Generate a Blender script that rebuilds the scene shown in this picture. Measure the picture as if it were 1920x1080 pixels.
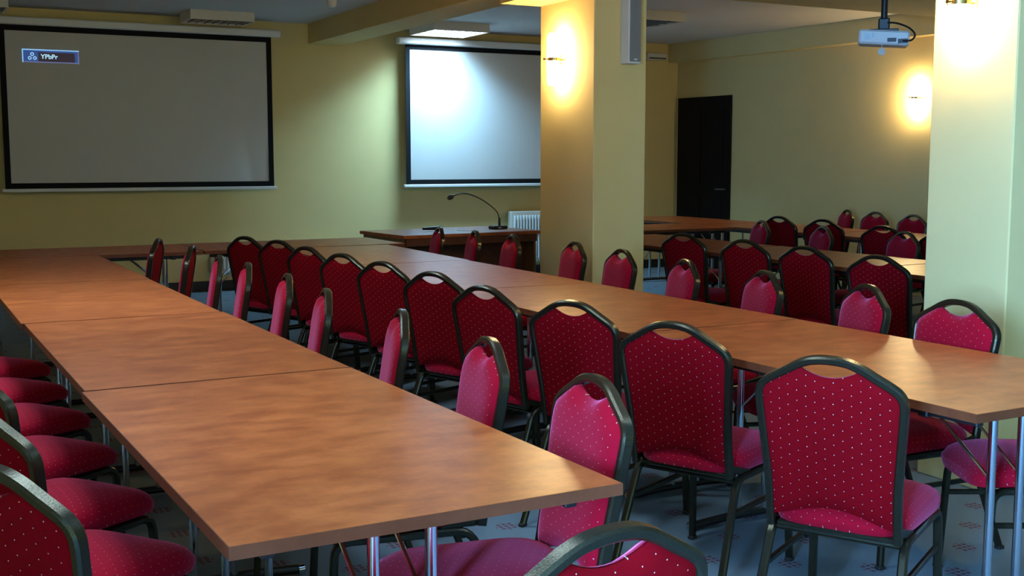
import bpy, math, random
from mathutils import Vector, Matrix
random.seed(7)
PI = math.pi
R = math.radians
scene = bpy.context.scene
for o in list(bpy.data.objects):
    bpy.data.objects.remove(o, do_unlink=True)
C = scene.collection

# ------------------------------------------------------------------ camera
cam_d = bpy.data.cameras.new('camera')
cam_d.sensor_width = 36.0
cam_d.lens = 2180.0 / 1920.0 * 36.0
cam_d.clip_start = 0.05
cam_d.clip_end = 100
cam = bpy.data.objects.new('camera', cam_d)
C.objects.link(cam)
cam.location = (0, 0, 1.43)
cam.rotation_euler = (R(90 - 6.334), 0, R(-28.178))
scene.camera = cam

# ------------------------------------------------------------------ world, exposure
SKY = 310.0
world = bpy.data.worlds.new('sky')
scene.world = world
world.use_nodes = True
bg = world.node_tree.nodes['Background']
bg.inputs[0].default_value = (0.20, 0.50, 1.0, 1)
bg.inputs[1].default_value = SKY
vs = scene.view_settings
vs.view_transform = 'Standard'
vs.look = 'None'
vs.gamma = 1.0
vs.use_curve_mapping = False
vs.exposure = 0.0

# room extents
XL, YB, YF, ZC = -1.9, -2.6, 12.66, 2.92
def WX(y):                       # the right wall runs very slightly askew
    return 9.26 + 0.062 * (YF - y)
# windows behind and beside the camera (openings in the two walls)
WIN_LEFT = [(-1.3, 0.1)]
XN, YN = -0.6, 0.75             # unseen wall block added to shade the outer left chairs: face XN, start YN
WIN_BACK = []
WZ0, WZ1 = 0.85, 2.2

def area(name, loc, rot, sx, sy, energy, col, portal=False, spread=None):
    l = bpy.data.lights.new(name, 'AREA')
    l.shape = 'RECTANGLE'
    l.size = sx
    l.size_y = sy
    l.energy = energy
    l.color = col
    if spread:
        l.spread = spread
    if portal:
        l.cycles.is_portal = True
    o = bpy.data.objects.new(name, l)
    o.location = loc
    o.rotation_euler = rot
    C.objects.link(o)
    return o
for (a, b) in WIN_LEFT:
    area('window_daylight', (XL - 0.16, (a + b) / 2, (WZ0 + WZ1) / 2), (0, R(-90), 0), WZ1 - WZ0, b - a, 1, (1, 1, 1), True)
for (a, b) in WIN_BACK:
    area('window_daylight', ((a + b) / 2, YB - 0.16, (WZ0 + WZ1) / 2), (R(90), 0, 0), b - a, WZ1 - WZ0, 1, (1, 1, 1), True)

# ------------------------------------------------------------------ materials
def nt(name):
    m = bpy.data.materials.new(name)
    m.use_nodes = True
    t = m.node_tree
    return m, t, t.nodes['Principled BSDF']
def N(t, kind, **kw):
    n = t.nodes.new(kind)
    for k, v in kw.items():
        setattr(n, k, v)
    return n
def math_n(t, op, a, b=None, c=None):
    n = N(t, 'ShaderNodeMath', operation=op)
    for i, x in enumerate((a, b, c)):
        if x is None:
            continue
        if isinstance(x, (int, float)):
            n.inputs[i].default_value = x
        else:
            t.links.new(x, n.inputs[i])
    return n.outputs[0]
def mixc(t, fac, a, b, blend='MIX'):
    n = N(t, 'ShaderNodeMix', data_type='RGBA', blend_type=blend)
    if isinstance(fac, (int, float)):
        n.inputs[0].default_value = fac
    else:
        t.links.new(fac, n.inputs[0])
    for i, x in ((6, a), (7, b)):
        if isinstance(x, tuple):
            n.inputs[i].default_value = x if len(x) == 4 else x + (1,)
        else:
            t.links.new(x, n.inputs[i])
    return n.outputs[2]
def noise(t, vec, scale, detail=3, rough=0.5):
    n = N(t, 'ShaderNodeTexNoise')
    n.inputs['Scale'].default_value = scale
    n.inputs['Detail'].default_value = detail
    n.inputs['Roughness'].default_value = rough
    if vec is not None:
        t.links.new(vec, n.inputs['Vector'])
    return n.outputs['Fac']
def bump(t, p, h, strength, dist):
    b = N(t, 'ShaderNodeBump')
    b.inputs['Strength'].default_value = strength
    b.inputs['Distance'].default_value = dist
    t.links.new(h, b.inputs['Height'])
    t.links.new(b.outputs[0], p.inputs['Normal'])
def coords(t, which='Object', scale=None):
    c = N(t, 'ShaderNodeTexCoord').outputs[which]
    if scale:
        m = N(t, 'ShaderNodeMapping')
        m.inputs['Scale'].default_value = scale
        t.links.new(c, m.inputs['Vector'])
        c = m.outputs[0]
    return c
def plain(name, col, rough=0.5, metal=0.0, spec=0.5, var=0.06, vscale=6.0, bmp=0.0, bscale=80):
    m, t, p = nt(name)
    p.inputs['Roughness'].default_value = rough
    p.inputs['Metallic'].default_value = metal
    p.inputs['Specular IOR Level'].default_value = spec
    v = coords(t)
    f = noise(t, v, vscale)
    dark = tuple(c * (1 - var) for c in col)
    lite = tuple(min(1, c * (1 + var)) for c in col)
    t.links.new(mixc(t, f, dark, lite), p.inputs['Base Color'])
    if bmp:
        bump(t, p, noise(t, v, bscale, 4), 0.5, bmp)
    return m
def emit(name, col, strength):
    m, t, p = nt(name)
    p.inputs['Base Color'].default_value = col + (1,)
    p.inputs['Emission Color'].default_value = col + (1,)
    p.inputs['Emission Strength'].default_value = strength
    return m

M = {}
M['wall'] = plain('wall_paint_yellow', (0.73, 0.56, 0.25), 0.85, spec=0.2, var=0.05, vscale=3, bmp=0.0006, bscale=120)
M['ceiling'] = plain('ceiling_paint_white', (0.62, 0.60, 0.58), 0.9, spec=0.2, var=0.04, vscale=2, bmp=0.0006, bscale=90)
M['skirting'] = plain('skirting_black', (0.012, 0.010, 0.010), 0.5)
M['door'] = plain('door_dark_wood', (0.0045, 0.0025, 0.002), 0.7, var=0.25, vscale=14, spec=0.2)
M['screen'] = plain('screen_cloth', (0.58, 0.55, 0.52), 0.95, spec=0.1, var=0.03, vscale=2.5)
M['screen_border'] = plain('screen_border_black', (0.006, 0.006, 0.008), 0.8, spec=0.2)
M['white'] = plain('white_enamel', (0.72, 0.71, 0.69), 0.45)
M['cream'] = plain('cream_plastic', (0.66, 0.60, 0.52), 0.5)
M['louvre'] = plain('louvre_grey', (0.20, 0.20, 0.20), 0.35, metal=0.6)
M['darkgrey'] = plain('dark_grey_plastic', (0.035, 0.035, 0.038), 0.5)
M['black'] = plain('black_plastic', (0.008, 0.008, 0.009), 0.4)
M['grille'] = plain('speaker_grille', (0.20, 0.19, 0.19), 0.7, var=0.3, vscale=400)
M['brass'] = plain('brass', (0.55, 0.36, 0.14), 0.25, metal=1.0)
M['chrome'] = plain('chrome', (0.75, 0.77, 0.80), 0.10, metal=1.0, var=0.02)
M['paper'] = plain('paper', (0.78, 0.77, 0.74), 0.8)
M['rubber'] = plain('rubber', (0.01, 0.01, 0.01), 0.7)

# hammered dark bronze chair frame
m, t, p = nt('hammered_bronze')
v = coords(t)
f = noise(t, v, 260, 3, 0.6)
t.links.new(mixc(t, f, (0.008, 0.007, 0.005), (0.075, 0.063, 0.036)), p.inputs['Base Color'])
p.inputs['Metallic'].default_value = 0.75
p.inputs['Roughness'].default_value = 0.27
bump(t, p, f, 0.35, 0.0012)
M['frame'] = m
M['leg'] = m

# red fabric with a staggered lattice of tiny pale dots (UVs are in metres)
def dotted(name, ca, cb, cc, sheen):
  m, t, p = nt(name)
  uv = coords(t, 'UV')
  sep = N(t, 'ShaderNodeSeparateXYZ')
  t.links.new(uv, sep.inputs[0])
  PX, PY, RD = 0.050, 0.029, 0.0012
  def lattice(ox, oy):
      a = math_n(t, 'ADD', math_n(t, 'DIVIDE', sep.outputs[0], PX), ox)
      b = math_n(t, 'ADD', math_n(t, 'DIVIDE', sep.outputs[1], PY), oy)
      a = math_n(t, 'MULTIPLY', math_n(t, 'SUBTRACT', math_n(t, 'FRACT', a), 0.5), PX)
      b = math_n(t, 'MULTIPLY', math_n(t, 'SUBTRACT', math_n(t, 'FRACT', b), 0.5), PY)
      d = math_n(t, 'SQRT', math_n(t, 'ADD', math_n(t, 'MULTIPLY', a, a), math_n(t, 'MULTIPLY', b, b)))
      return math_n(t, 'LESS_THAN', d, RD)
  dots = math_n(t, 'MAXIMUM', lattice(0.25, 0.25), lattice(0.75, 0.75))
  ob = coords(t)
  weave = noise(t, ob, 420, 2)
  soft = noise(t, ob, 9, 3)
  c0 = mixc(t, weave, ca, cb)
  c0 = mixc(t, math_n(t, 'MULTIPLY', soft, 0.35), c0, cc)
  t.links.new(mixc(t, dots, c0, (0.52, 0.42, 0.34)), p.inputs['Base Color'])
  p.inputs['Roughness'].default_value = 0.85
  p.inputs['Specular IOR Level'].default_value = 0.05
  p.inputs['Sheen Weight'].default_value = sheen
  p.inputs['Sheen Roughness'].default_value = 0.4
  p.inputs['Sheen Tint'].default_value = (1.0, 0.22, 0.42, 1)
  bump(t, p, weave, 0.25, 0.0006)
  return m
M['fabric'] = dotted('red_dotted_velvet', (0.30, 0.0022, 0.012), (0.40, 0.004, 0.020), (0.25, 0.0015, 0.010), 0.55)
M['backfabric'] = dotted('red_dotted_velvet_shaded', (0.15, 0.0004, 0.003), (0.22, 0.0010, 0.006), (0.12, 0.0004, 0.0025), 0.0)  # darker copy without sheen: shade on the chair backs put into the colour

# calvados laminate, grain along the table's length (local Y)
def wood(name, a, b, c, rough):
    m, t, p = nt(name)
    oi = N(t, 'ShaderNodeObjectInfo')
    tc = N(t, 'ShaderNodeTexCoord').outputs['Object']
    add = N(t, 'ShaderNodeVectorMath', operation='ADD')
    mul = N(t, 'ShaderNodeVectorMath', operation='SCALE')
    mul.inputs[0].default_value = (13.0, 7.0, 3.0)
    t.links.new(oi.outputs['Random'], mul.inputs['Scale'])
    t.links.new(tc, add.inputs[0])
    t.links.new(mul.outputs[0], add.inputs[1])
    mp = N(t, 'ShaderNodeMapping')
    mp.inputs['Scale'].default_value = (6.5, 11.0, 6.0)
    mp.inputs['Rotation'].default_value = (0, 0, R(14))
    t.links.new(add.outputs[0], mp.inputs['Vector'])
    cloud = noise(t, mp.outputs[0], 1.3, 6, 0.66)
    mp2 = N(t, 'ShaderNodeMapping')
    mp2.inputs['Scale'].default_value = (90, 5, 90)
    t.links.new(add.outputs[0], mp2.inputs['Vector'])
    fine = noise(t, mp2.outputs[0], 1.0, 3, 0.6)
    ramp = N(t, 'ShaderNodeValToRGB')
    ramp.color_ramp.elements[0].position = 0.36
    ramp.color_ramp.elements[0].color = a + (1,)
    ramp.color_ramp.elements[1].position = 0.64
    ramp.color_ramp.elements[1].color = c + (1,)
    e = ramp.color_ramp.elements.new(0.5)
    e.color = b + (1,)
    t.links.new(cloud, ramp.inputs[0])
    col = mixc(t, math_n(t, 'MULTIPLY', fine, 0.30), ramp.outputs[0], tuple(x * 0.6 for x in a))
    t.links.new(col, p.inputs['Base Color'])
    p.inputs['Roughness'].default_value = rough
    p.inputs['Specular IOR Level'].default_value = 0.32
    bump(t, p, fine, 0.04, 0.0005)
    return m
M['wood'] = wood('calvados_laminate', (0.33, 0.070, 0.017), (0.43, 0.104, 0.026), (0.54, 0.142, 0.037), 0.33)
M['edge'] = wood('calvados_edge_band', (0.12, 0.030, 0.011), (0.145, 0.038, 0.014), (0.17, 0.045, 0.018), 0.45)
M['deskwood'] = wood('dark_red_brown_laminate', (0.10, 0.032, 0.016), (0.13, 0.040, 0.02), (0.16, 0.052, 0.026), 0.3)
M['deskside'] = wood('light_brown_laminate', (0.17, 0.09, 0.035), (0.20, 0.105, 0.042), (0.23, 0.12, 0.05), 0.4)

# blue-grey carpet printed with small clusters of reddish flecks
m, t, p = nt('blue_carpet_with_flecks')
ob = coords(t)
sep = N(t, 'ShaderNodeSeparateXYZ')
t.links.new(ob, sep.inputs[0])
def cluster(ox, oy):
    P1, P2 = 0.46, 0.34
    def loc(s, per, o):
        return math_n(t, 'MULTIPLY', math_n(t, 'SUBTRACT', math_n(t, 'FRACT', math_n(t, 'ADD', math_n(t, 'DIVIDE', s, per), o)), 0.5), per)
    a = loc(sep.outputs[0], P1, ox)
    b = loc(sep.outputs[1], P2, oy)
    dd = math_n(t, 'ADD', math_n(t, 'MULTIPLY', a, a), math_n(t, 'MULTIPLY', b, b))
    inside = math_n(t, 'LESS_THAN', dd, 0.045 ** 2)
    q = 0.024
    a2 = math_n(t, 'MULTIPLY', math_n(t, 'SUBTRACT', math_n(t, 'FRACT', math_n(t, 'ADD', math_n(t, 'DIVIDE', a, q), 0.5)), 0.5), q)
    b2 = math_n(t, 'MULTIPLY', math_n(t, 'SUBTRACT', math_n(t, 'FRACT', math_n(t, 'ADD', math_n(t, 'DIVIDE', b, q), 0.5)), 0.5), q)
    d2 = math_n(t, 'ADD', math_n(t, 'MULTIPLY', a2, a2), math_n(t, 'MULTIPLY', b2, b2))
    return math_n(t, 'MULTIPLY', inside, math_n(t, 'LESS_THAN', d2, 0.0088 ** 2))
fl = math_n(t, 'MAXIMUM', cluster(0.0, 0.0), cluster(0.5, 0.5))
pile = noise(t, ob, 260, 3, 0.7)
broad = noise(t, ob, 7, 3)
c0 = mixc(t, pile, (0.13, 0.18, 0.225), (0.23, 0.30, 0.35))
c0 = mixc(t, math_n(t, 'MULTIPLY', broad, 0.4), c0, (0.15, 0.19, 0.23))
fl = math_n(t, 'MULTIPLY', fl, math_n(t, 'ADD', 0.5, math_n(t, 'MULTIPLY', pile, 0.6)))
t.links.new(mixc(t, fl, c0, (0.17, 0.022, 0.040)), p.inputs['Base Color'])
p.inputs['Roughness'].default_value = 0.95
p.inputs['Specular IOR Level'].default_value = 0.1
bump(t, p, pile, 0.5, 0.003)
M['carpet'] = m

M['tube'] = emit('fluorescent_tube', (0.66, 0.86, 1.0), 7.0)
M['lampglass'] = emit('lit_sconce_glass', (1.0, 0.78, 0.42), 95.0)
M['osd_line'] = emit('projected_outline', (0.30, 0.62, 1.0), 0.75)
M['osd_dim'] = emit('projected_outline_dim', (0.20, 0.24, 0.50), 0.45)
M['osd_blue'] = emit('projected_blue', (0.05, 0.12, 0.42), 0.45)
M['osd_dark'] = emit('projected_dark', (0.055, 0.035, 0.06), 0.35)
M['osd_text'] = emit('projected_text', (0.45, 0.80, 1.0), 0.9)
m, t, p = nt('window_glass')
tr = N(t, 'ShaderNodeBsdfTransparent')
gl = N(t, 'ShaderNodeBsdfGlossy')
gl.inputs['Roughness'].default_value = 0.05
mx = N(t, 'ShaderNodeMixShader')
mx.inputs[0].default_value = 0.07
t.links.new(tr.outputs[0], mx.inputs[1])
t.links.new(gl.outputs[0], mx.inputs[2])
t.links.new(mx.outputs[0], t.nodes['Material Output'].inputs[0])
M['glass'] = m

# ------------------------------------------------------------------ mesh helpers
class MB:
    def __init__(s):
        s.v, s.f, s.uv = [], [], []
    def add(s, vs, fs, uvs=None):
        k = len(s.v)
        s.v += [tuple(x) for x in vs]
        s.f += [tuple(i + k for i in f) for f in fs]
        s.uv += list(uvs) if uvs else [(x[0], x[1]) for x in vs]
        return s
    def box(s, x0, x1, y0, y1, z0, z1, b=0.0, mat=None):
        """box with chamfered edges"""
        if b <= 0:
            vs = [(x, y, z) for z in (z0, z1) for y in (y0, y1) for x in (x0, x1)]
            fs = [(0, 2, 3, 1), (4, 5, 7, 6), (0, 1, 5, 4), (2, 6, 7, 3), (0, 4, 6, 2), (1, 3, 7, 5)]
        else:
            vs, idx = [], {}
            for ix, x in ((0, x0), (1, x1)):
                for iy, y in ((0, y0), (1, y1)):
                    for iz, z in ((0, z0), (1, z1)):
                        dx, dy, dz = (b if ix == 0 else -b), (b if iy == 0 else -b), (b if iz == 0 else -b)
                        for ax, pnt in (('x', (x, y + dy, z + dz)), ('y', (x + dx, y, z + dz)), ('z', (x + dx, y + dy, z))):
                            idx[(ix, iy, iz, ax)] = len(vs)
                            vs.append(pnt)
            g = idx
            fs = []
            for i in (0, 1):
                q = [g[(i, 0, 0, 'x')], g[(i, 0, 1, 'x')], g[(i, 1, 1, 'x')], g[(i, 1, 0, 'x')]]
                fs.append(q if i == 0 else q[::-1])
                q = [g[(0, i, 0, 'y')], g[(1, i, 0, 'y')], g[(1, i, 1, 'y')], g[(0, i, 1, 'y')]]
                fs.append(q if i == 0 else q[::-1])
                q = [g[(0, 0, i, 'z')], g[(0, 1, i, 'z')], g[(1, 1, i, 'z')], g[(1, 0, i, 'z')]]
                fs.append(q if i == 0 else q[::-1])
            for a in (0, 1):
                for c in (0, 1):
                    fs.append([g[(a, c, 0, 'x')], g[(a, c, 1, 'x')], g[(a, c, 1, 'y')], g[(a, c, 0, 'y')]])
                    fs.append([g[(a, 0, c, 'x')], g[(a, 1, c, 'x')], g[(a, 1, c, 'z')], g[(a, 0, c, 'z')]])
                    fs.append([g[(0, a, c, 'y')], g[(1, a, c, 'y')], g[(1, a, c, 'z')], g[(0, a, c, 'z')]])
                    for e in (0, 1):
                        fs.append([g[(a, c, e, 'x')], g[(a, c, e, 'y')], g[(a, c, e, 'z')]])
        if mat is not None:
            vs = [tuple(mat @ Vector(q)) for q in vs]
        return s.add(vs, fs)
    def sweep(s, path, sec, closed=False, up=None, caps=True):
        """sweep a closed 2D section (list of (a,b)) along a 3D path"""
        P = [Vector(q) for q in path]
        n = len(P)
        k = len(sec)
        base = len(s.v)
        prev = None
        L = 0.0
        for i in range(n):
            if closed:
                T = P[(i + 1) % n] - P[i - 1]
            else:
                T = P[min(i + 1, n - 1)] - P[max(i - 1, 0)]
            T.normalize()
            if up is not None:
                A = Vector(up)
                A = (A - T * A.dot(T)).normalized()
            elif prev is None:
                A = T.orthogonal().normalized()
            else:
                A = (prev - T * prev.dot(T)).normalized()
            prev = A
            B = T.cross(A)
            if i:
                L += (P[i] - P[i - 1]).length
            for (a, b) in sec:
                q = P[i] + A * a + B * b
                s.v.append(tuple(q))
                s.uv.append((a, L))
        m_ = n if closed else n - 1
        for i in range(m_):
            for j in range(k):
                a = base + i * k + j
                b = base + i * k + (j + 1) % k
                c = base + ((i + 1) % n) * k + (j + 1) % k
                d = base + ((i + 1) % n) * k + j
                s.f.append((a, b, c, d))
        if caps and not closed:
            s.f.append(tuple(base + j for j in range(k))[::-1])
            s.f.append(tuple(base + (n - 1) * k + j for j in range(k)))
        return s
    def tube(s, path, r, n=8, **kw):
        return s.sweep(path, circ(r, n), **kw)
    def lathe(s, prof, n=20, c=(0, 0, 0), mat=None):
        """prof: (radius, z)"""
        base = len(s.v)
        vs, fs = [], []
        for (r, z) in prof:
            for j in range(n):
                a = 2 * PI * j / n
                vs.append((r * math.cos(a), r * math.sin(a), z))
        for i in range(len(prof) - 1):
            for j in range(n):
                fs.append((i * n + j, i * n + (j + 1) % n, (i + 1) * n + (j + 1) % n, (i + 1) * n + j))
        fs.append(tuple(range(n))[::-1])
        fs.append(tuple((len(prof) - 1) * n + j for j in range(n)))
        if mat is not None:
            vs = [mat @ Vector(q) for q in vs]
        vs = [(q[0] + c[0], q[1] + c[1], q[2] + c[2]) for q in vs]
        return s.add(vs, fs)
    def build(s, name, mat, parent=None, smooth=False, loc=None):
        me = bpy.data.meshes.new(name)
        me.from_pydata(s.v, [], s.f)
        ul = me.uv_layers.new(name='UVMap')
        for lp in me.loops:
            ul.data[lp.index].uv = s.uv[lp.vertex_index]
        me.materials.append(mat)
        if smooth:
            me.shade_smooth()
            try:
                me.set_sharp_from_angle(angle=R(42))
            except Exception:
                pass
        me.update()
        return link(name, me, parent, loc)
def link(name, me, parent=None, loc=None):
    o = bpy.data.objects.new(name, me)
    C.objects.link(o)
    if parent is not None:
        o.parent = parent
    if loc is not None:
        o.location = loc
    return o
def circ(r, n=8, e=1.0):
    return [(r * math.cos(2 * PI * j / n), e * r * math.sin(2 * PI * j / n)) for j in range(n)]
def rrect(w, h, c):
    """rounded rectangle section w (A axis) x h (B axis)"""
    w, h = w / 2, h / 2
    return [(w, -h + c), (w, h - c), (w - c, h), (-w + c, h), (-w, h - c), (-w, -h + c), (-w + c, -h), (w - c, -h)]
def smooth_path(pts, k=6, closed=False):
    P = [Vector(q) for q in pts]
    out = []
    n = len(P)
    for i in range(n - 1):
        p0, p1, p2, p3 = P[max(i - 1, 0)], P[i], P[i + 1], P[min(i + 2, n - 1)]
        for j in range(k):
            u = j / k
            out.append(0.5 * ((2 * p1) + (p2 - p0) * u + (2 * p0 - 5 * p1 + 4 * p2 - p3) * u * u + (3 * p1 - p0 - 3 * p2 + p3) * u ** 3))
    out.append(P[-1])
    return out
def fillet(pts, r, k=5):
    """polyline with its inner corners rounded"""
    P = [Vector(q) for q in pts]
    out = [P[0]]
    for i in range(1, len(P) - 1):
        a = (P[i - 1] - P[i])
        b = (P[i + 1] - P[i])
        ra = min(r, a.length * 0.49, b.length * 0.49)
        p0 = P[i] + a.normalized() * ra
        p1 = P[i] + b.normalized() * ra
        for j in range(k + 1):
            u = j / k
            out.append(p0 * (1 - u) ** 2 + P[i] * 2 * u * (1 - u) + p1 * u * u)
    out.append(P[-1])
    return out
def empty(name, loc=(0, 0, 0), rz=0.0):
    o = bpy.data.objects.new(name, None)
    o.empty_display_size = 0.1
    C.objects.link(o)
    o.location = loc
    o.rotation_euler = (0, 0, rz)
    return o
def tag(o, label, cat, group=None):
    o['label'] = label
    o['category'] = cat
    if group:
        o['group'] = group
    return o
def struct(o, label=None):
    o['kind'] = 'structure'
    if label:
        o['label'] = label
    return o
def copy_tree(o, parent=None):
    c = o.copy()
    C.objects.link(c)
    c.parent = parent
    for ch in o.children:
        copy_tree(ch, c)
    return c

# ------------------------------------------------------------------ room shell
fl = MB().box(XL - 0.2, 10.6, YB - 0.2, YF + 0.2, -0.1, 0.0).build('floor', M['carpet'])
struct(fl, 'blue-grey carpet with clusters of reddish flecks')
ce = MB().box(XL - 0.2, 10.6, YB - 0.2, YF + 0.2, ZC, ZC + 0.1).build('ceiling', M['ceiling'])
struct(ce, 'dim white plaster ceiling')
struct(MB().box(XL - 0.2, 10.6, YF, YF + 0.2, 0, ZC).build('wall_far', M['wall']), 'yellow painted wall behind the projection screens')

def pierced(name, axis, pos, lo, hi, opens, label):
    """wall with window openings; axis 'x': wall at X=pos running in Y"""
    mb = MB()
    def bx(a, b, z0, z1):
        if axis == 'x':
            mb.box(pos - 0.2, pos, a, b, z0, z1)
        else:
            mb.box(a, b, pos - 0.2, pos, z0, z1)
    cur = lo
    for (a, b) in opens:
        bx(cur, a, 0, ZC)
        bx(a, b, 0, WZ0)
        bx(a, b, WZ1, ZC)
        cur = b
    bx(cur, hi, 0, ZC)
    return struct(mb.build(name, M['wall']), label)
struct(MB().box(XL, XN, YN, YF, 0, ZC).build('wall_shade_block', M['wall']), 'unseen wall block added to keep window light off the left chairs')
pierced('wall_left', 'x', XL, YB, YF, WIN_LEFT, 'yellow painted wall with windows, left behind the camera')
pierced('wall_back', 'y', YB, XL - 0.2, 10.6, WIN_BACK, 'yellow painted wall behind the camera')
wn = 0
for axis, pos, opens in (('x', XL, WIN_LEFT), ('y', YB, WIN_BACK)):
    for (a, b) in opens:
        wn += 1
        fr, gl_ = MB(), MB()
        def bx(mb, u0, u1, z0, z1, d0, d1):
            if axis == 'x':
                mb.box(pos - d1, pos - d0, u0, u1, z0, z1)
            else:
                mb.box(u0, u1, pos - d1, pos - d0, z0, z1)
        w = 0.06
        bx(fr, a, a + w, WZ0, WZ1, 0.06, 0.12)
        bx(fr, b - w, b, WZ0, WZ1, 0.06, 0.12)
        bx(fr, a + w, b - w, WZ0, WZ0 + w, 0.06, 0.12)
        bx(fr, a + w, b - w, WZ1 - w, WZ1, 0.06, 0.12)
        c = (a + b) / 2
        bx(fr, c - w / 2, c + w / 2, WZ0 + w, WZ1 - w, 0.06, 0.12)
        root = struct(fr.build('window_%d' % wn, M['white']), 'white window frame with two panes')
        for (u0, u1) in ((a + w, c - w / 2), (c + w / 2, b - w)):
            g = MB()
            bx(g, u0, u1, WZ0 + w, WZ1 - w, 0.088, 0.092)
            g.build('pane', M['glass'], root)

# right wall, slightly askew, with a boxed soffit along its top
def slanted(mb, d0, d1, y0, y1, z0, z1):
    vs = []
    for z in (z0, z1):
        for y in (y0, y1):
            for d in (d0, d1):
                vs.append((WX(y) + d, y, z))
    mb.add(vs, [(0, 2, 3, 1), (4, 5, 7, 6), (0, 1, 5, 4), (2, 6, 7, 3), (0, 4, 6, 2), (1, 3, 7, 5)])
    return mb
struct(slanted(MB(), 0.0, 0.2, YB, YF, 0, ZC).build('wall_right', M['wall']), 'yellow painted wall with the dark door')
struct(slanted(MB(), -0.15, 0.0, YB, YF, 2.68, ZC).build('trim_1', M['wall']), 'boxed soffit along the top of the right wall')
# ceiling beams and pillars
struct(MB().box(4.21, 4.60, YB, YF, 2.70, ZC).build('trim_2', M['wall']), 'ceiling beam running over the pillars')
struct(MB().box(4.60, 9.30, 6.6, 7.6, 2.70, ZC).build('trim_3', M['wall']), 'cross beam between pillar and right wall')
struct(MB().box(3.78, 4.21, 6.52, 7.23, 2.49, ZC).build('trim_4', M['wall']), 'boxed beam end above the lamp pillar')
pl = MB().box(4.10, 4.51, 6.52, 7.23, 0, 2.70, 0.006).build('wall_pillar_middle', M['wall'])
struct(pl, 'square yellow pillar with column speaker and lit lamp')
pr = MB().box(4.10, 4.51, 3.28, 3.72, 0, 2.70, 0.006).build('wall_pillar_near', M['wall'])
struct(pr, 'square pillar at the right, bathed in cool daylight')
struct(MB().box(XN, WX(YF), YF - 0.018, YF, 0, 0.11, 0.004).build('baseboard_far', M['skirting']), 'black skirting along the far wall')
# door on the right wall
mb = MB()
slanted(mb, -0.035, 0.0, 11.60, 12.60, 0.0, 2.22)
d = struct(mb.build('door_1', M['door']), 'very dark brown door in the right wall')
for (y0, y1, z0, z1) in ((11.72, 12.06, 0.2, 0.95), (12.14, 12.48, 0.2, 0.95), (11.72, 12.06, 1.1, 2.05), (12.14, 12.48, 1.1, 2.05)):
    slanted(MB(), -0.045, -0.035, y0, y1, z0, z1).build('panel', M['door'], d)
hx = WX(11.68) - 0.035
MB().tube(fillet([(hx, 11.67, 1.05), (hx - 0.05, 11.67, 1.05), (hx - 0.05, 11.80, 1.05)], 0.015), 0.009).build('handle', M['louvre'], d, True)

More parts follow.
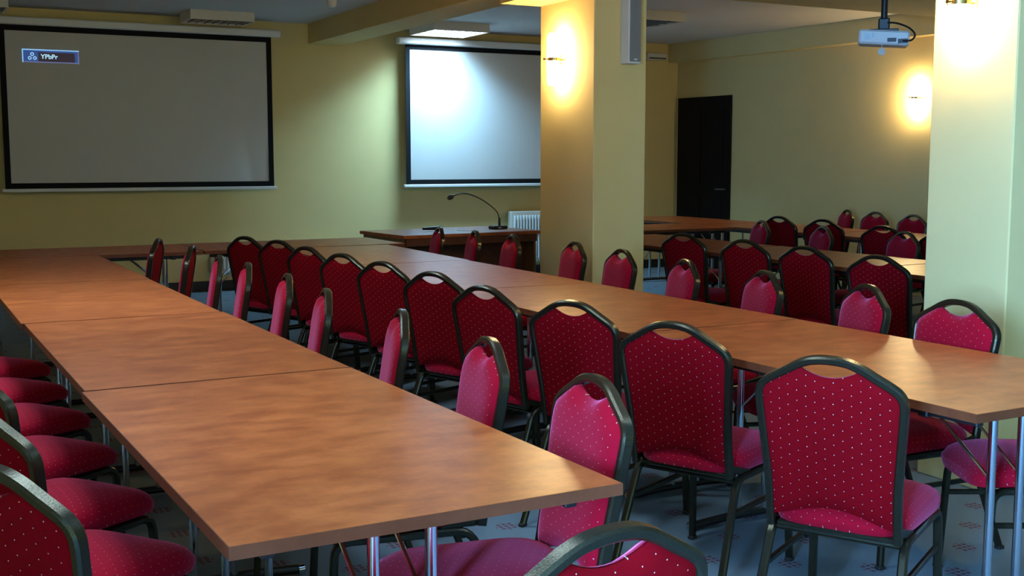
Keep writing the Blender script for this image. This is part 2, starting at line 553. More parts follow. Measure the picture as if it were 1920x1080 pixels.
# ------------------------------------------------------------------ projection screens
def screen(name, x0, x1, label, osd=False):
    """cloth with black border, white case above and weight bar below, hung 0.16 m off the wall"""
    Y = 12.50
    root = empty(name, ((x0 + x1) / 2, Y, 1.11))
    inv = Matrix.Translation((-(x0 + x1) / 2, -Y, -1.11))
    z0, z1 = 1.135, 2.735
    b = 0.055
    nx, nz = 60, 24
    mb = MB()
    vs, fs = [], []
    for j in range(nz + 1):
        for i in range(nx + 1):
            u, v_ = i / nx, j / nz
            x = x0 + b + (x1 - x0 - 2 * b) * u
            z = z0 + b + (z1 - z0 - 2 * b) * v_
            # slack folds towards the lower corners
            y = Y + 0.006 * math.sin(14 * u + 5 * v_) * (1 - v_) * (0.25 + abs(u - 0.45)) + 0.012 * math.exp(-((u - 0.93 + 0.10 * v_) / 0.03) ** 2) * (1 - v_)
            vs.append((x, y, z))
    for j in range(nz):
        for i in range(nx):
            a = j * (nx + 1) + i
            fs.append((a, a + 1, a + nx + 2, a + nx + 1))
    mb.add(vs, fs)
    o = mb.build('cloth', M['screen'], root, True)
    o.matrix_parent_inverse = inv
    bd = MB()
    bd.box(x0, x0 + b, Y - 0.004, Y + 0.004, z0, z1)
    bd.box(x1 - b, x1, Y - 0.004, Y + 0.004, z0, z1)
    bd.box(x0 + b, x1 - b, Y - 0.004, Y + 0.004, z0, z0 + b)
    bd.box(x0 + b, x1 - b, Y - 0.004, Y + 0.004, z1 - b, z1)
    bd.build('border', M['screen_border'], root).matrix_parent_inverse = inv
    MB().box(x0 - 0.03, x1 + 0.03, Y - 0.014, Y + 0.014, z0 - 0.034, z0, 0.006).build('weight_bar', M['white'], root).matrix_parent_inverse = inv
    cs = MB().box(x0 - 0.10, x1 + 0.10, Y - 0.055, Y + 0.045, z1, z1 + 0.075, 0.012)
    case = cs.build('case', M['white'], root)
    case.matrix_parent_inverse = inv
    for x in (x0 - 0.02, x1 + 0.02):
        br = MB().box(x - 0.02, x + 0.02, Y + 0.045, YF - 0.002, z1 + 0.02, z1 + 0.06, 0.003).build('bracket', M['white'], case)
    tag(root, label, 'screen', 'projection screens')
    if osd:
        yy = Y - 0.009
        fx0, fx1, fz0, fz1 = 1.235, 1.765, 2.376, 2.506
        w = 0.011
        panel = MB().box(fx0, fx1, yy, yy + 0.001, fz0, fz1).build('projected_menu', M['osd_dark'], root)
        panel.matrix_parent_inverse = inv
        panel['label'] = 'small blue projected input menu reading YPbPr'
        y1, y2 = yy - 0.002, yy - 0.001
        MB().box(fx0, fx0 + 0.15, y1, y2, fz0, fz1).box(fx0 + 0.15, fx1, y1, y2, fz1 - 0.028, fz1).box(fx1 - 0.04, fx1, y1, y2, fz0, fz1 - 0.028).build('menu_field', M['osd_blue'], panel)
        y1, y2 = yy - 0.004, yy - 0.003
        MB().box(fx0, fx1, y1, y2, fz1 - w, fz1).box(fx0, fx0 + w, y1, y2, fz0, fz1 - w).build('menu_outline', M['osd_line'], panel)
        MB().box(fx0 + w, fx1, y1, y2, fz0, fz0 + w).box(fx1 - w, fx1, y1, y2, fz0 + w, fz1 - w).build('menu_outline', M['osd_dim'], panel)
        ic = MB()
        for (cx, cz) in ((fx0 + 0.093, fz1 - 0.049), (fx0 + 0.070, fz1 - 0.087), (fx0 + 0.117, fz1 - 0.087)):
            pts = [(cx + 0.0135 * math.cos(a * PI / 8), yy - 0.004, cz + 0.0135 * math.sin(a * PI / 8)) for a in range(16)]
            ic.sweep(pts, rrect(0.001, 0.0065, 0.0002), closed=True, up=(0, 1, 0.001))
        ic.build('menu_icon', M['osd_text'], panel)
        cu = bpy.data.curves.new('menu_text', 'FONT')
        cu.body = 'YPbPr'
        cu.size = 0.062
        cu.extrude = 0.0005
        cu.offset = 0.0012
        tmp = bpy.data.objects.new('menu_text_tmp', cu)
        C.objects.link(tmp)
        dg = bpy.context.evaluated_depsgraph_get()
        me = bpy.data.meshes.new_from_object(tmp.evaluated_get(dg))
        bpy.data.objects.remove(tmp, do_unlink=True)
        me.materials.clear()
        me.materials.append(M['osd_text'])
        me.transform(Matrix.Translation((fx0 + 0.172, yy - 0.004, fz0 + 0.040)) @ Matrix.Rotation(R(90), 4, 'X'))
        link('menu_text', me, panel)
    return root
screen('projection_screen', 1.03, 3.74, 'dim pull-down projection screen at left showing a small blue menu', True)
screen('projection_screen', 5.31, 8.02, 'pull-down projection screen lit by a ceiling light, partly behind the pillar')

# ------------------------------------------------------------------ ceiling light fittings
def louvre_light(x0, x1, y0, y1, label, lit=0.0, col=(0.55, 0.80, 1.0), spread=112):
    zb, zt = 2.825, ZC
    root = empty('ceiling_light', ((x0 + x1) / 2, (y0 + y1) / 2, zb))
    tag(root, label, 'light', 'square ceiling lights')
    cx, cy = (x0 + x1) / 2, (y0 + y1) / 2
    hx, hy = (x1 - x0) / 2, (y1 - y0) / 2
    w = 0.018
    hs = MB()
    hs.box(-hx, hx, -hy, -hy + w, 0, zt - zb)
    hs.box(-hx, hx, hy - w, hy, 0, zt - zb)
    hs.box(-hx, -hx + w, -hy + w, hy - w, 0, zt - zb)
    hs.box(hx - w, hx, -hy + w, hy - w, 0, zt - zb)
    hs.box(-hx + w, hx - w, -hy + w, hy - w, zt - zb - 0.012, zt - zb)
    hs.build('housing', M['cream'], root)
    n = 8
    for i in range(1, n):
        x = -hx + 2 * hx * i / n
        MB().box(x - 0.002, x + 0.002, -hy + w, hy - w, (0.002 if lit else 0.004), (0.009 if lit else 0.05)).build('louvre_blade', M['louvre'], root)
    for i in range(1, 4):
        y = -hy + 2 * hy * i / 4
        MB().box(-hx + w, hx - w, y - 0.002, y + 0.002, (0.003 if lit else 0.006), (0.009 if lit else 0.048)).build('louvre_blade', M['louvre'], root)
    for i in range(4):
        y = -hy + 2 * hy * (i + 0.5) / 4
        MB().tube([(-hx + 0.03, y, 0.068), (hx - 0.03, y, 0.068)], 0.008, 8).build('tube', M['tube'] if lit else M['white'], root, True)
    if lit:
        MB().box(-hx + w, hx - w, -hy + w, hy - w, 0.010, 0.016).build('diffuser', M['tube'], root)
        l = area('ceiling_light_lamp', (0, 0, -0.004), (0, 0, 0), 2 * hx - 0.06, 2 * hy - 0.06, lit, col, spread=R(spread))
        l.parent = root
    return root
louvre_light(0.42, 1.08, 11.90, 12.42, 'cream square ceiling light above the left end of the dim screen')
louvre_light(2.76, 3.41, 11.95, 12.42, 'unlit cream ceiling light above the right end of the dim screen')
louvre_light(5.32, 6.00, 11.72, 12.40, 'lit cool-white ceiling light in front of the bright screen', 76.0, (0.32, 0.68, 1.0), 130)
louvre_light(0.42, 1.08, 2.6, 3.2, 'lit ceiling light above the near end of the left table row', 19.0, spread=122)
louvre_light(0.42, 1.08, 5.4, 6.0, 'lit ceiling light above the middle of the left table row', 36.0, spread=122)
louvre_light(2.76, 3.41, 1.7, 2.3, 'lit ceiling light above the near end of the right table row', 4.0)
louvre_light(6.66, 7.30, 9.86, 10.46, 'unlit louvred ceiling light just right of the middle pillar')

# ------------------------------------------------------------------ wall lamps
def sconce(loc, rz, label):
    """arm sticks out along local -X from the wall"""
    root = empty('wall_lamp', loc, rz)
    tag(root, label, 'lamp', 'lit wall lamps')
    toX = Matrix.Rotation(R(-90), 4, 'Y')
    MB().lathe([(0.0, 0), (0.034, 0), (0.034, 0.006), (0.022, 0.014), (0.010, 0.018)], 20, mat=toX).build('wall_plate', M['brass'], root, True)
    MB().lathe([(0.007, 0.012), (0.013, 0.016), (0.013, 0.022), (0.007, 0.025), (0.007, 0.030)], 16, mat=toX).build('arm', M['brass'], root, True)
    # open clamp ring round the glass
    MB().lathe([(0.045, -0.011), (0.049, -0.011), (0.049, 0.011), (0.045, 0.011)], 24, c=(-0.075, 0, 0)).build('clamp_ring', M['brass'], root, True)
    MB().lathe([(0.008, 0.122), (0.008, 0.132), (0.012, 0.136), (0.009, 0.148)], 14, mat=toX).build('finial', M['brass'], root, True)
    MB().lathe([(0.020, -0.175), (0.036, -0.17), (0.043, -0.13), (0.044, 0), (0.043, 0.13), (0.036, 0.17), (0.020, 0.175)], 24, c=(-0.075, 0, 0)).build('glass_shade', M['lampglass'], root, True)
    return root
sconce((4.10, 6.92, 2.10), 0, 'glowing wall lamp on the pillar with the column speaker')
sconce((4.10, 3.52, 2.085), 0, 'glowing wall lamp high on the nearest pillar at right')
sconce((WX(8.78), 8.78, 2.06), R(3.5), 'glowing round wall lamp on the far right wall')

# ------------------------------------------------------------------ tables
def rod(p, q, r, n=8):
    return MB().tube([p, q], r, n)
def make_table(w, l):
    """folding table, length along local Y; T-leg at each end"""
    root = empty('folding_table')
    t_ = 0.026
    MB().box(-w / 2 + 0.002, w / 2 - 0.002, -l / 2 + 0.002, l / 2 - 0.002, 0.75 - t_ + 0.001, 0.75, 0.0).build('tabletop', M['wood'], root)
    e = MB()
    e.box(-w / 2, -w / 2 + 0.002, -l / 2, l / 2, 0.75 - t_, 0.7495).box(w / 2 - 0.002, w / 2, -l / 2, l / 2, 0.75 - t_, 0.7495)
    e.box(-w / 2 + 0.002, w / 2 - 0.002, -l / 2, -l / 2 + 0.002, 0.75 - t_, 0.7495).box(-w / 2 + 0.002, w / 2 - 0.002, l / 2 - 0.002, l / 2, 0.75 - t_, 0.7495)
    e.build('edge_band', M['edge'], root)
    ra = MB()
    for x in (-w / 2 + 0.09, w / 2 - 0.09):
        ra.box(x - 0.015, x + 0.015, -l / 2 + 0.06, l / 2 - 0.06, 0.694, 0.724, 0.003)
    ra.build('under_rail', M['black'], root)
    for s in (-1, 1):
        y = s * (l / 2 - (0.24 if abs(l - 1.65) < 0.005 else 0.20))
        MB().box(-w / 2 + 0.06, w / 2 - 0.06, y - 0.018, y + 0.018, 0.690, 0.724, 0.004).build('leg_plate', M['black'], root)
        ft = MB().tube(fillet([(-0.30, y, 0.02), (-0.10, y, 0.032), (0.10, y, 0.032), (0.30, y, 0.02)], 0.05), 0.017, 10).build('foot_bar', M['black'], root, True)
        for sx in (-1, 1):
            MB().lathe([(0.0181, -0.012), (0.0185, 0.008), (0.012, 0.014)], 12, mat=Matrix.Translation((sx * 0.300, y, 0.0195)) @ Matrix.Rotation(R(90 * sx), 4, 'Y')).build('end_cap', M['chrome'], ft, True)
            lg = rod((sx * 0.066, y, 0.03), (sx * 0.066, y, 0.70), 0.0135, 14).build('leg', M['chrome'], root, True)
            rod((sx * 0.066, y, 0.46), (sx * 0.066 - 0.02, y - s * 0.30, 0.715), 0.005).build('brace', M['chrome'], root, True)
    return root
T0 = {}
def table(cx, cy, w, l, rz, label, group, z=0.0):
    key = (w, l)
    if key not in T0:
        T0[key] = make_table(w, l)
        o = T0[key]
    else:
        o = copy_tree(T0[key])
    o.location = (cx, cy, z)
    o.rotation_euler = (0, 0, R(rz))
    return tag(o, label, 'table', group)
G1 = 'tables of the left row'
table(0.905, 2.778, 0.84, 1.57, 0.9, 'wood-topped folding table nearest the camera in the left row', G1)
table(0.892, 4.370, 0.83, 1.59, 0.4, 'second wooden folding table from the front in the left row', G1)
table(0.876, 5.990, 0.83, 1.63, 0.0, 'third wooden folding table from the front in the left row', G1)
table(0.882, 7.730, 0.83, 1.83, 0.0, 'fourth wooden folding table from the front, left row, before the cross table', G1)
G2 = 'tables of the right row'
table(2.970, 2.935, 0.87, 1.65, 0.4, 'wood-topped folding table at the near end of the right row', G2)
table(2.972, 4.600, 0.87, 1.66, 0.0, 'second wooden folding table from the front in the right row', G2)
table(2.990, 6.250, 0.87, 1.62, -0.8, 'third wooden folding table from the front in the right row', G2)
table(3.045, 7.865, 0.87, 1.59, -1.8, 'fourth wooden folding table from the front, right row, reflecting the bright screen', G2)
G3 = 'tables across the far end'
table(1.250, 9.08, 0.84, 1.58, 90, 'wooden folding table across the far end, left half', G3)
table(2.86, 9.115, 0.84, 1.62, 91.2, 'wooden folding table across the far end, right half beside the speaker desk', G3)
G4 = 'tables in the dim right-hand area'
for i, cy in enumerate((4.55, 6.22, 7.89)):
    table(5.76 - 0.02 * i, cy, 0.87, 1.65, 0, 'wooden table in the dim area behind the pillars, ' + ('nearest, cut off by the near pillar', 'second from the near end', 'third from the near end')[i], G4)
table(6.62, 9.62, 0.87, 1.65, 90, 'wooden table standing crosswise in the dim area just left of the dark door', G4)
for i, cy in enumerate((7.28, 8.95, 10.62)):
    table(7.90, cy, 0.87, 1.65, 0, 'farthest-right row wooden table, ' + ('the nearest one', 'the middle one below the right wall', 'the last one by the dark door')[i], G4)

# ------------------------------------------------------------------ banquet chair
TILT = math.tan(R(9.2))
def by(z):
    return -0.205 - (z - 0.44) * TILT
def make_chair():
    root = empty('banquet_chair')
    # back frame: inverted U with raised peak
    half = [(0.178, 0.395), (0.178, 0.47), (0.180, 0.55), (0.188, 0.65), (0.196, 0.745), (0.198, 0.785), (0.192, 0.807), (0.174, 0.826), (0.125, 0.854), (0.088, 0.875), (0.055, 0.888), (0.025, 0.893), (0.0, 0.894)]
    pts = [(-x, by(z), z) for (x, z) in half] + [(x, by(z), z) for (x, z) in half[::-1][1:]]
    path = smooth_path(pts, 4)
    nrm = Vector((0, math.cos(math.atan(TILT)), math.sin(math.atan(TILT))))
    MB().sweep(path, rrect(0.030, 0.022, 0.005), up=nrm).build('back_frame', M['frame'], root, True)
    # interpolators of the frame centre line
    def zc(x):
        x = abs(x)
        h = half[::-1]
        for (a, b) in zip(h, h[1:]):
            if a[0] <= x <= b[0]:
                return a[1] + (b[1] - a[1]) * (x - a[0]) / (b[0] - a[0])
        return 0.785
    def hw(z):
        for (a, b) in zip(half, half[1:6]):
            if a[1] <= z <= b[1]:
                return a[0] + (b[0] - a[0]) * (z - a[1]) / (b[1] - a[1])
        return 0.198
    nu, nv = 24, 20
    def panel(front):
        mb = MB()
        vs, uvs, fs = [], [], []
        for j in range(nv + 1):
            for i in range(nu + 1):
                u = -1 + 2 * i / nu
                v_ = j / nv
                x0 = u * 0.194
                top = zc(x0 * 0.97) - 0.004 if abs(u) < 0.93 else 0.80
                if abs(x0) < 0.085:
                    top -= 0.046 * (1 - (x0 / 0.085) ** 2) ** 0.9
                bot = 0.428 + 0.040 * max(0.0, math.cos(PI / 2 * u)) ** 1.3
                z = bot + (top - bot) * v_
                x = u * (hw(min(max(z, 0.41), 0.775)) - 0.004)
                e = (1 - abs(u) ** 7) * (1 - abs(2 * v_ - 1) ** 9)
                off = (0.004 + 0.030 * e ** 0.6) if front else (-0.004 - 0.010 * e ** 0.7)
                y = by(z) + off
                vs.append((x, y, z + off * TILT))
                uvs.append((x + 1, z + 1))
        for j in range(nv):
            for i in range(nu):
                a = j * (nu + 1) + i
                q = (a, a + 1, a + nu + 2, a + nu + 1)
                fs.append(q[::-1] if front else q)
        mb.add(vs, fs, uvs)
        # turn the rim in so the pad has a closed edge
        rim = [i for i in range(nu + 1)] + [(j + 1) * (nu + 1) - 1 for j in range(1, nv + 1)] + [nv * (nu + 1) + i for i in range(nu - 1, -1, -1)] + [j * (nu + 1) for j in range(nv - 1, 0, -1)]
        k = len(mb.v)
        for r_ in rim:
            x, y, z = mb.v[r_]
            mb.v.append((x, by(z), z))
            mb.uv.append(mb.uv[r_])
        n = len(rim)
        for q in range(n):
            f = (rim[q], rim[(q + 1) % n], k + (q + 1) % n, k + q)
            mb.f.append(f if front else f[::-1])
        return mb
    panel(True).build('backrest', M['fabric'], root, True)
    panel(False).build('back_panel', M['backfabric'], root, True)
    # seat cushion
    no = 48
    def outline(sc):
        out = []
        for k in range(no):
            a = 2 * PI * k / no
            c, s_ = math.cos(a), math.sin(a)
            ex = 5.0
            rr = (abs(c) ** ex + abs(s_) ** ex) ** (-1 / ex)
            y = rr * s_
            x = rr * c * (0.2 + 0.012 * y)
            if y > 0.3:
                x *= 1 - 0.035 * ((y - 0.3) / 0.7) ** 2
            out.append((x * sc, 0.034 + (y * 0.238) * sc))
        return out
    rings = [(0.02, 0.482), (0.3, 0.481), (0.55, 0.478), (0.75, 0.472), (0.88, 0.464), (0.95, 0.455), (0.985, 0.443), (1.0, 0.430), (1.0, 0.415), (0.975, 0.404)]
    mb = MB()
    for (sc, z) in rings:
        for (x, y) in outline(sc):
            zz = z - 0.018 * max(0, (y - 0.13) / 0.14) ** 2 * (1 if sc < 0.99 else 0.3)
            mb.v.append((x, y, zz))
            k_ = 1 + (0.482 - z) / 0.22
            mb.uv.append((x * k_ + 1, y * k_ + 1))
    for i in range(len(rings) - 1):
        for k in range(no):
            mb.f.append((i * no + k, i * no + (k + 1) % no, (i + 1) * no + (k + 1) % no, (i + 1) * no + k)[::-1])
    mb.f.append(tuple(range(no)))
    mb.f.append(tuple((len(rings) - 1) * no + k for k in range(no))[::-1])
    mb.build('seat', M['fabric'], root, True)
    # seat frame: pan, front bar, brackets to the back frame
    sf = MB()
    sf.box(-0.165, 0.165, -0.19, 0.235, 0.388, 0.405, 0.004)
    for s_ in (-1, 1):
        sf.sweep([(s_ * 0.181, by(0.43) + 0.005, 0.425), (s_ * 0.184, -0.08, 0.392)], rrect(0.026, 0.012, 0.003), up=(0, 0, 1))
    sf.tube([(-0.184, 0.21, 0.372), (0.184, 0.21, 0.372)], 0.010, 8)
    sf.tube([(-0.184, -0.145, 0.372), (0.184, -0.145, 0.372)], 0.010, 8)
    sf.build('seat_frame', M['leg'], root, True)
    sec = rrect(0.025, 0.022, 0.005)
    for s_ in (-1, 1):
        front = fillet([(s_ * 0.196, 0.240, 0.006), (s_ * 0.187, 0.220, 0.386), (s_ * 0.187, 0.03, 0.386)], 0.045)
        back = fillet([(s_ * 0.204, -0.315, 0.006), (s_ * 0.187, -0.165, 0.386), (s_ * 0.187, 0.03, 0.386)], 0.045)
        for pth in (front, back):
            lg = MB().sweep(pth, sec, up=(s_, 0, 0)).build('leg', M['leg'], root, True)
            q = pth[0]
            MB().box(q[0] - 0.013, q[0] + 0.013, q[1] - 0.015, q[1] + 0.015, 0.0, 0.014, 0.003).build('glide', M['rubber'], lg)
        MB().sweep([(s_ * 0.190, 0.226, 0.275), (s_ * 0.190, -0.206, 0.275)], rrect(0.018, 0.014, 0.003), up=(0, 0, 1)).build('stretcher', M['leg'], root, True)
    return root
chair0 = make_chair()
first = [True]
PEAK = -by(0.894)
def chair(px, py, face, label, group):
    """px, py: where the peak of the backrest stands; face: heading in degrees (0 = +X, 90 = +Y)"""
    px, py, a = px * 1.03, py * 1.03, R(face)
    o = chair0 if first[0] else copy_tree(chair0)
    first[0] = False
    o.location = (px + PEAK * math.cos(a), py + PEAK * math.sin(a), 0)
    o.rotation_euler = (0, 0, a - PI / 2)
    return tag(o, label, 'chair', group)
ORD = ['first', 'second', 'third', 'fourth', 'fifth', 'sixth', 'seventh', 'eighth', 'ninth', 'tenth', 'eleventh']
# inner side of the left row, facing left
rows = [(1.464, 2.304, 173), (1.508, 2.946, 169), (1.529, 3.644, 163), (1.515, 4.379, 166), (1.562, 5.038, 168), (1.561, 5.681, 168), (1.551, 6.198, 168), (1.579, 6.972, 161), (1.528, 7.687, 159)]
for i, (x, y, f) in enumerate(rows):
    chair(x, y, f, 'red chair facing left, %s from the front on the left table row\'s inner side' % ORD[i], 'chairs on the inner side of the left table row')
# left side of the right row, facing right
rows = [(2.137, 2.242, 29), (2.161, 2.965, 24), (2.167, 3.593, 21), (2.111, 4.192, 15), (2.171, 4.824, 20), (2.164, 5.427, 19), (2.158, 5.993, 19), (2.147, 6.571, 17), (2.160, 7.179, 22), (2.073, 7.631, 22)]
for i, (x, y, f) in enumerate(rows):
    chair(x, y, f, 'red chair seen from behind, %s from the front along the right table row' % ORD[i], 'chairs on the left side of the right table row')
# right side of the right row, facing left
rows = [(3.56 / 1.03, 2.37 / 1.03, 152), (3.426, 2.937, 176), (3.524, 3.481, 161), (3.549, 4.144, 163), (3.589, 4.805, 164), (3.675, 5.522, 171), (3.752, 6.163, 169), (3.726, 6.932, 168), (3.710, 7.477, 165), (3.677, 8.020, 166)]
lab = ['banquet chair at the right edge, only its red seat and dark legs showing',
       'red dotted banquet chair whose back stands in front of the near pillar',
       'red banquet chair left of the near pillar, front of back facing the table',
       'red banquet chair between the pillars, second left of the near pillar',
       'red banquet chair just right of the middle pillar, behind the right table row',
       'red banquet chair in front of the middle pillar\'s right face',
       'red banquet chair in front of the middle pillar\'s left face',
       'red banquet chair before the radiator at the desk\'s right end',
       'red banquet chair in front of the middle of the speaker desk',
       'farthest red banquet chair on the right row\'s right side, before the desk\'s left half']
for (x, y, f), lb in zip(rows, lab):
    chair(x, y, f, lb, 'chairs on the right side of the right table row')
# outer side of the left row, facing right
rows = [(x / 1.03, y / 1.03, f) for (x, y, f) in ((0.121, 2.176, 37), (0.116, 2.738, 36), (0.12, 3.30, 35), (0.12, 3.92, 35), (0.12, 4.54, 34), (0.12, 5.15, 35), (0.12, 5.78, 34))]
for i, (x, y, f) in enumerate(rows):
    chair(x, y, f, 'red banquet chair pushed under the left row\'s outer edge, %s from the front' % ORD[i], 'chairs on the outer side of the left table row')
chair(0.865, 1.325, 98, 'closest banquet chair at the bottom of the picture, only its top rail showing', 'chair at the table end')
# the dim area behind the pillars
G = 'chairs in the dim area behind the pillars'
for (x, y, f), lb in zip([(4.647, 4.54, 8), (4.755, 5.222, 8), (4.796, 5.822, 10), (4.838, 6.53, 12)],
        ['dark chair seen from behind, directly left of the near pillar', 'dark chair seen from behind, second left of the near pillar', 'dark chair seen from behind, third left of the near pillar', 'dark chair seen from behind, beside the middle pillar\'s right edge']):
    chair(x, y, f, lb, G)
for (x, y, f), lb in zip([(6.36, 5.95, 165), (6.291, 6.699, 160), (6.443, 7.587, 160)],
        ['shaded red chair facing the camera, nearest the near pillar in the dim area', 'shaded red chair with a glinting top rail, middle of the dim area', 'shaded red chair with a glinting top rail, right of the dark door']):
    chair(x, y, f, lb, G)
for (x, y, f), lb in zip([(6.62, 5.85, 10), (6.74, 6.54, 10), (7.01, 7.48, 12), (7.054, 8.09, 6)],
        ['black-looking chair back half hidden by the near pillar, second dim row', 'black-looking chair back right of the two glinting chairs', 'black-looking chair back behind the middle glinting chair', 'black-looking chair back behind the glinting chair near the door']):
    chair(x, y, f, lb, G)
for (x, y, f), lb in zip([(8.567, 8.787, 155), (8.462, 8.30, 172), (8.34, 7.71, 172)],
        ['narrow red chair turned sideways against the far right wall', 'dark red chair against the far right wall below the round lamp', 'dark red chair by the far right wall, beside the near pillar']):
    chair(x, y, f, lb, G)

# ------------------------------------------------------------------ speaker desk with microphone
desk = empty('speaker_desk', (4.62, 9.85, 0), R(5))
tag(desk, 'dark brown speaker desk with pale glossy top beside the far tables', 'desk')
MB().box(-0.72, 0.72, -0.44, 0.44, 0.735, 0.765, 0.003).build('desktop', M['wood'], desk)
MB().box(-0.70, -0.675, -0.40, 0.40, 0.0, 0.735, 0.002).build('side_panel', M['deskside'], desk)
MB().box(0.675, 0.70, -0.40, 0.40, 0.0, 0.735, 0.002).build('side_panel', M['deskside'], desk)
MB().box(-0.675, 0.675, -0.28, -0.26, 0.18, 0.735, 0.002).build('front_panel', M['deskwood'], desk)
MB().box(-0.69, 0.69, -0.43, -0.40, 0.665, 0.735, 0.002).build('front_rail', M['deskwood'], desk)

mic = empty('desk_microphone', (5.14, 9.85, 0.765), R(5))
tag(mic, 'black gooseneck microphone curving over the speaker desk', 'microphone')
MB().box(-0.09, 0.06, -0.06, 0.06, 0, 0.032, 0.008).build('base', M['black'], mic)
MB().box(-0.05, -0.02, -0.062, -0.058, 0.01, 0.02).build('button', M['white'], mic)
MB().tube(smooth_path([(0, 0, 0.03), (-0.004, 0, 0.10), (-0.025, 0, 0.16), (-0.10, 0, 0.225), (-0.22, 0, 0.295), (-0.33, 0, 0.335), (-0.40, 0, 0.345), (-0.46, 0, 0.338), (-0.51, 0, 0.322)], 5), 0.0055, 8).build('gooseneck', M['black'], mic, True)
MB().lathe([(0.014, 0.028), (0.010, 0.10), (0.006, 0.11)], 12).build('neck_collar', M['black'], mic, True)
MB().lathe([(0.004, -0.03), (0.018, -0.022), (0.024, 0.0), (0.021, 0.02), (0.010, 0.034)], 16, mat=Matrix.Translation((-0.535, 0, 0.312)) @ Matrix.Rotation(R(-112), 4, 'Y')).build('windscreen', M['darkgrey'], mic, True)
hm = empty('handheld_microphone', (4.44, 9.86, 0.765), R(8))
tag(hm, 'black handheld microphone lying on the desk\'s left half', 'microphone')
MB().lathe([(0.012, -0.10), (0.016, 0.0), (0.019, 0.06)], 14, c=(0, 0, 0), mat=Matrix.Translation((0, 0, 0.024)) @ Matrix.Rotation(R(90), 4, 'Y')).build('handle', M['black'], hm, True)
MB().lathe([(0.020, 0.06), (0.024, 0.075), (0.024, 0.095), (0.014, 0.112)], 14, mat=Matrix.Translation((0, 0, 0.024)) @ Matrix.Rotation(R(90), 4, 'Y')).build('grille_head', M['darkgrey'], hm, True)
pp = MB().box(-0.07, 0.07, -0.05, 0.05, 0.0, 0.003, 0.0005).build('paper_note', M['paper'], None, False, (4.76, 9.80, 0.765))
tag(pp, 'small white paper note on the speaker desk', 'paper')

# ------------------------------------------------------------------ radiators
def radiator(x0, x1, z0, z1, label):
    root = empty('radiator', ((x0 + x1) / 2, YF - 0.09, z0))
    tag(root, label, 'radiator', 'white panel radiators on the far wall')
    w = (x1 - x0) / 2
    h = z1 - z0
    MB().box(-w, w, -0.036, 0.045, 0.0, h, 0.008).build('body', M['cream'], root)  # darker than the ribs: shade of the grooves put into the colour
    n = int((x1 - x0) / 0.042)
    for i in range(n):
        x = -w + 0.03 + (2 * w - 0.06) * (i + 0.5) / n
        MB().box(x - 0.010, x + 0.010, -0.062, -0.035, 0.04, h - 0.05, 0.005).build('rib', M['white'], root)
    MB().box(-w + 0.05, w - 0.05, 0.045, 0.088, h * 0.55, h * 0.75).build('wall_bracket', M['white'], root)
    MB().lathe([(0.016, 0), (0.018, 0.05), (0.012, 0.06)], 12, mat=Matrix.Translation((-w + 0.36, -0.060, h * 0.58)) @ Matrix.Rotation(R(90), 4, 'X')).build('valve', M['black'], root, True)
radiator(6.70, 8.2, 0.17, 0.79, 'white ribbed radiator below the bright screen')
radiator(3.04, 4.5, 0.20, 0.48, 'white radiator glimpsed under the far cross table')

# ------------------------------------------------------------------ speaker, projector, small fittings
sp = empty('column_speaker', (4.35, 6.52, 2.05))
tag(sp, 'slim white column speaker with grey grille on the middle pillar', 'speaker')
MB().box(-0.05, 0.05, -0.10, -0.004, 0, 0.60, 0.004).build('cabinet', M['white'], sp)
MB().box(-0.043, 0.043, -0.108, -0.100, 0.012, 0.588, 0.003).build('grille', M['grille'], sp)
MB().box(-0.012, 0.014, -0.1095, -0.108, 0.022, 0.030).build('badge', M['white'], sp)
MB().box(-0.03, 0.03, -0.004, 0.0, 0.10, 0.50).build('bracket', M['black'], sp)

pj = empty('projector', (5.72, 5.60, ZC), R(-44))
tag(pj, 'white projector hanging from a black ceiling pole', 'projector')
zb = 2.20 - ZC
body = MB().box(-0.155, 0.155, -0.11, 0.11, zb - 0.045, zb + 0.045, 0.012, mat=Matrix.Rotation(R(4), 4, 'Y') @ Matrix.Identity(4)).build('body', M['white'], pj)
body.location = (zb * -math.sin(R(4)), 0, zb * (1 - math.cos(R(4))))
MB().box(0.02, 0.075, -0.113, -0.108, zb - 0.030, zb - 0.005).box(0.085, 0.145, -0.113, -0.108, zb - 0.040, zb - 0.012).build('ports', M['black'], pj)
MB().box(-0.118, -0.085, -0.113, -0.108, zb - 0.01, zb + 0.03).box(-0.075, -0.06, -0.113, -0.108, zb + 0.0, zb + 0.03).build('vent', M['louvre'], pj)
MB().lathe([(0.030, 0), (0.034, 0.02), (0.028, 0.035)], 16, mat=Matrix.Translation((-0.09, 0.10, zb)) @ Matrix.Rotation(R(-90), 4, 'X')).build('lens', M['black'], pj, True)
MB().tube([(0, 0, 0), (0, 0, zb + 0.10)], 0.021, 12).build('pole', M['black'], pj, True)
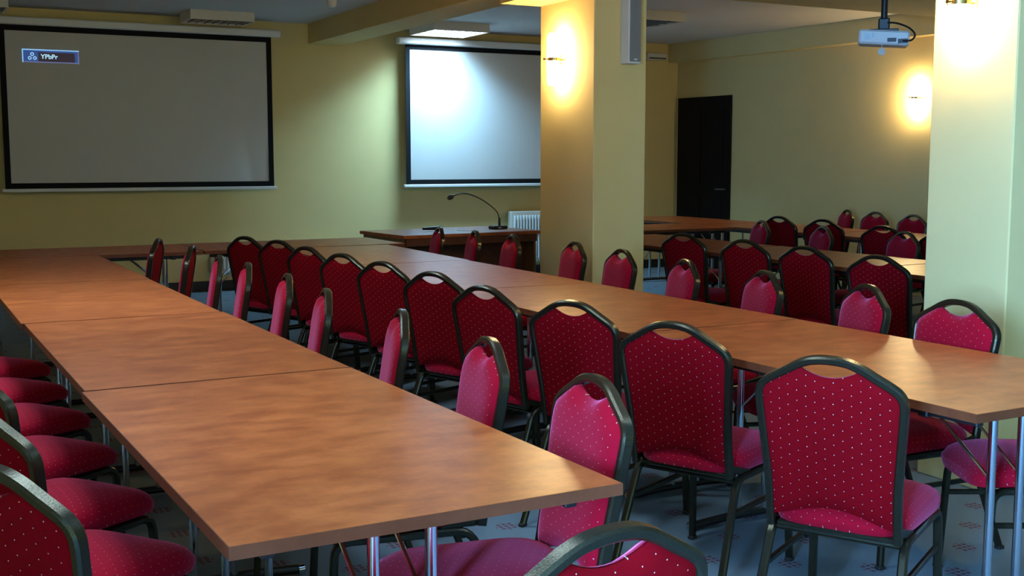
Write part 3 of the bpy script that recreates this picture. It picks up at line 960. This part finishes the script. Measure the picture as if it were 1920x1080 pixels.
MB().lathe([(0.07, 0), (0.07, -0.02), (0.03, -0.03)], 16).build('ceiling_plate', M['black'], pj, True)
MB().box(-0.035, 0.035, -0.035, 0.035, zb + 0.055, zb + 0.13, 0.008).box(-0.09, 0.09, -0.05, 0.05, zb + 0.040, zb + 0.060, 0.003).build('mount', M['black'], pj)
MB().tube(smooth_path([(0.02, -0.03, zb + 0.10), (0.08, -0.06, zb + 0.09), (0.15, -0.10, zb + 0.055), (0.185, -0.13, zb + 0.01), (0.165, -0.135, zb - 0.025), (0.115, -0.112, zb - 0.026)], 6), 0.006, 8).build('cable', M['black'], pj, True)
MB().lathe([(0.004, -0.004), (0.024, -0.003), (0.024, 0.003), (0.004, 0.004)], 18, mat=Matrix.Translation((-0.01, -0.05, zb - 0.085)) @ Matrix.Rotation(R(80), 4, 'X')).build('hanging_cap', M['cream'], pj, True)
MB().tube([(-0.01, -0.05, zb - 0.044), (-0.01, -0.05, zb - 0.064)], 0.0015, 6).build('cap_cord', M['white'], pj)

dm = MB().lathe([(0.048, 0.0), (0.048, -0.06), (0.045, -0.10), (0.034, -0.125), (0.012, -0.135)], 24).build('ceiling_detector', M['white'], None, True, (3.62, 10.2, ZC))
tag(dm, 'small white round detector hanging from the ceiling between the screens', 'detector')
wb = empty('wall_box', (8.86, YF, 2.70))
tag(wb, 'small cream box high on the far wall, just right of the middle pillar', 'box')
MB().box(-0.16, 0.14, -0.12, 0.0, 0, 0.085, 0.008).build('housing', M['cream'], wb)
MB().box(-0.14, 0.12, -0.122, -0.119, 0.012, 0.03).build('slot', M['darkgrey'], wb)
so = empty('wall_socket', (4.10, 3.585, 0.36))
tag(so, 'white double socket low on the near pillar', 'socket')
MB().box(-0.012, 0, -0.08, 0.08, -0.045, 0.045, 0.004).build('plate', M['white'], so)
for y in (-0.038, 0.038):
    MB().lathe([(0.026, 0), (0.026, 0.006), (0.020, 0.008)], 16, mat=Matrix.Translation((-0.012, y, 0)) @ Matrix.Rotation(R(-90), 4, 'Y')).build('outlet', M['white'], so, True)
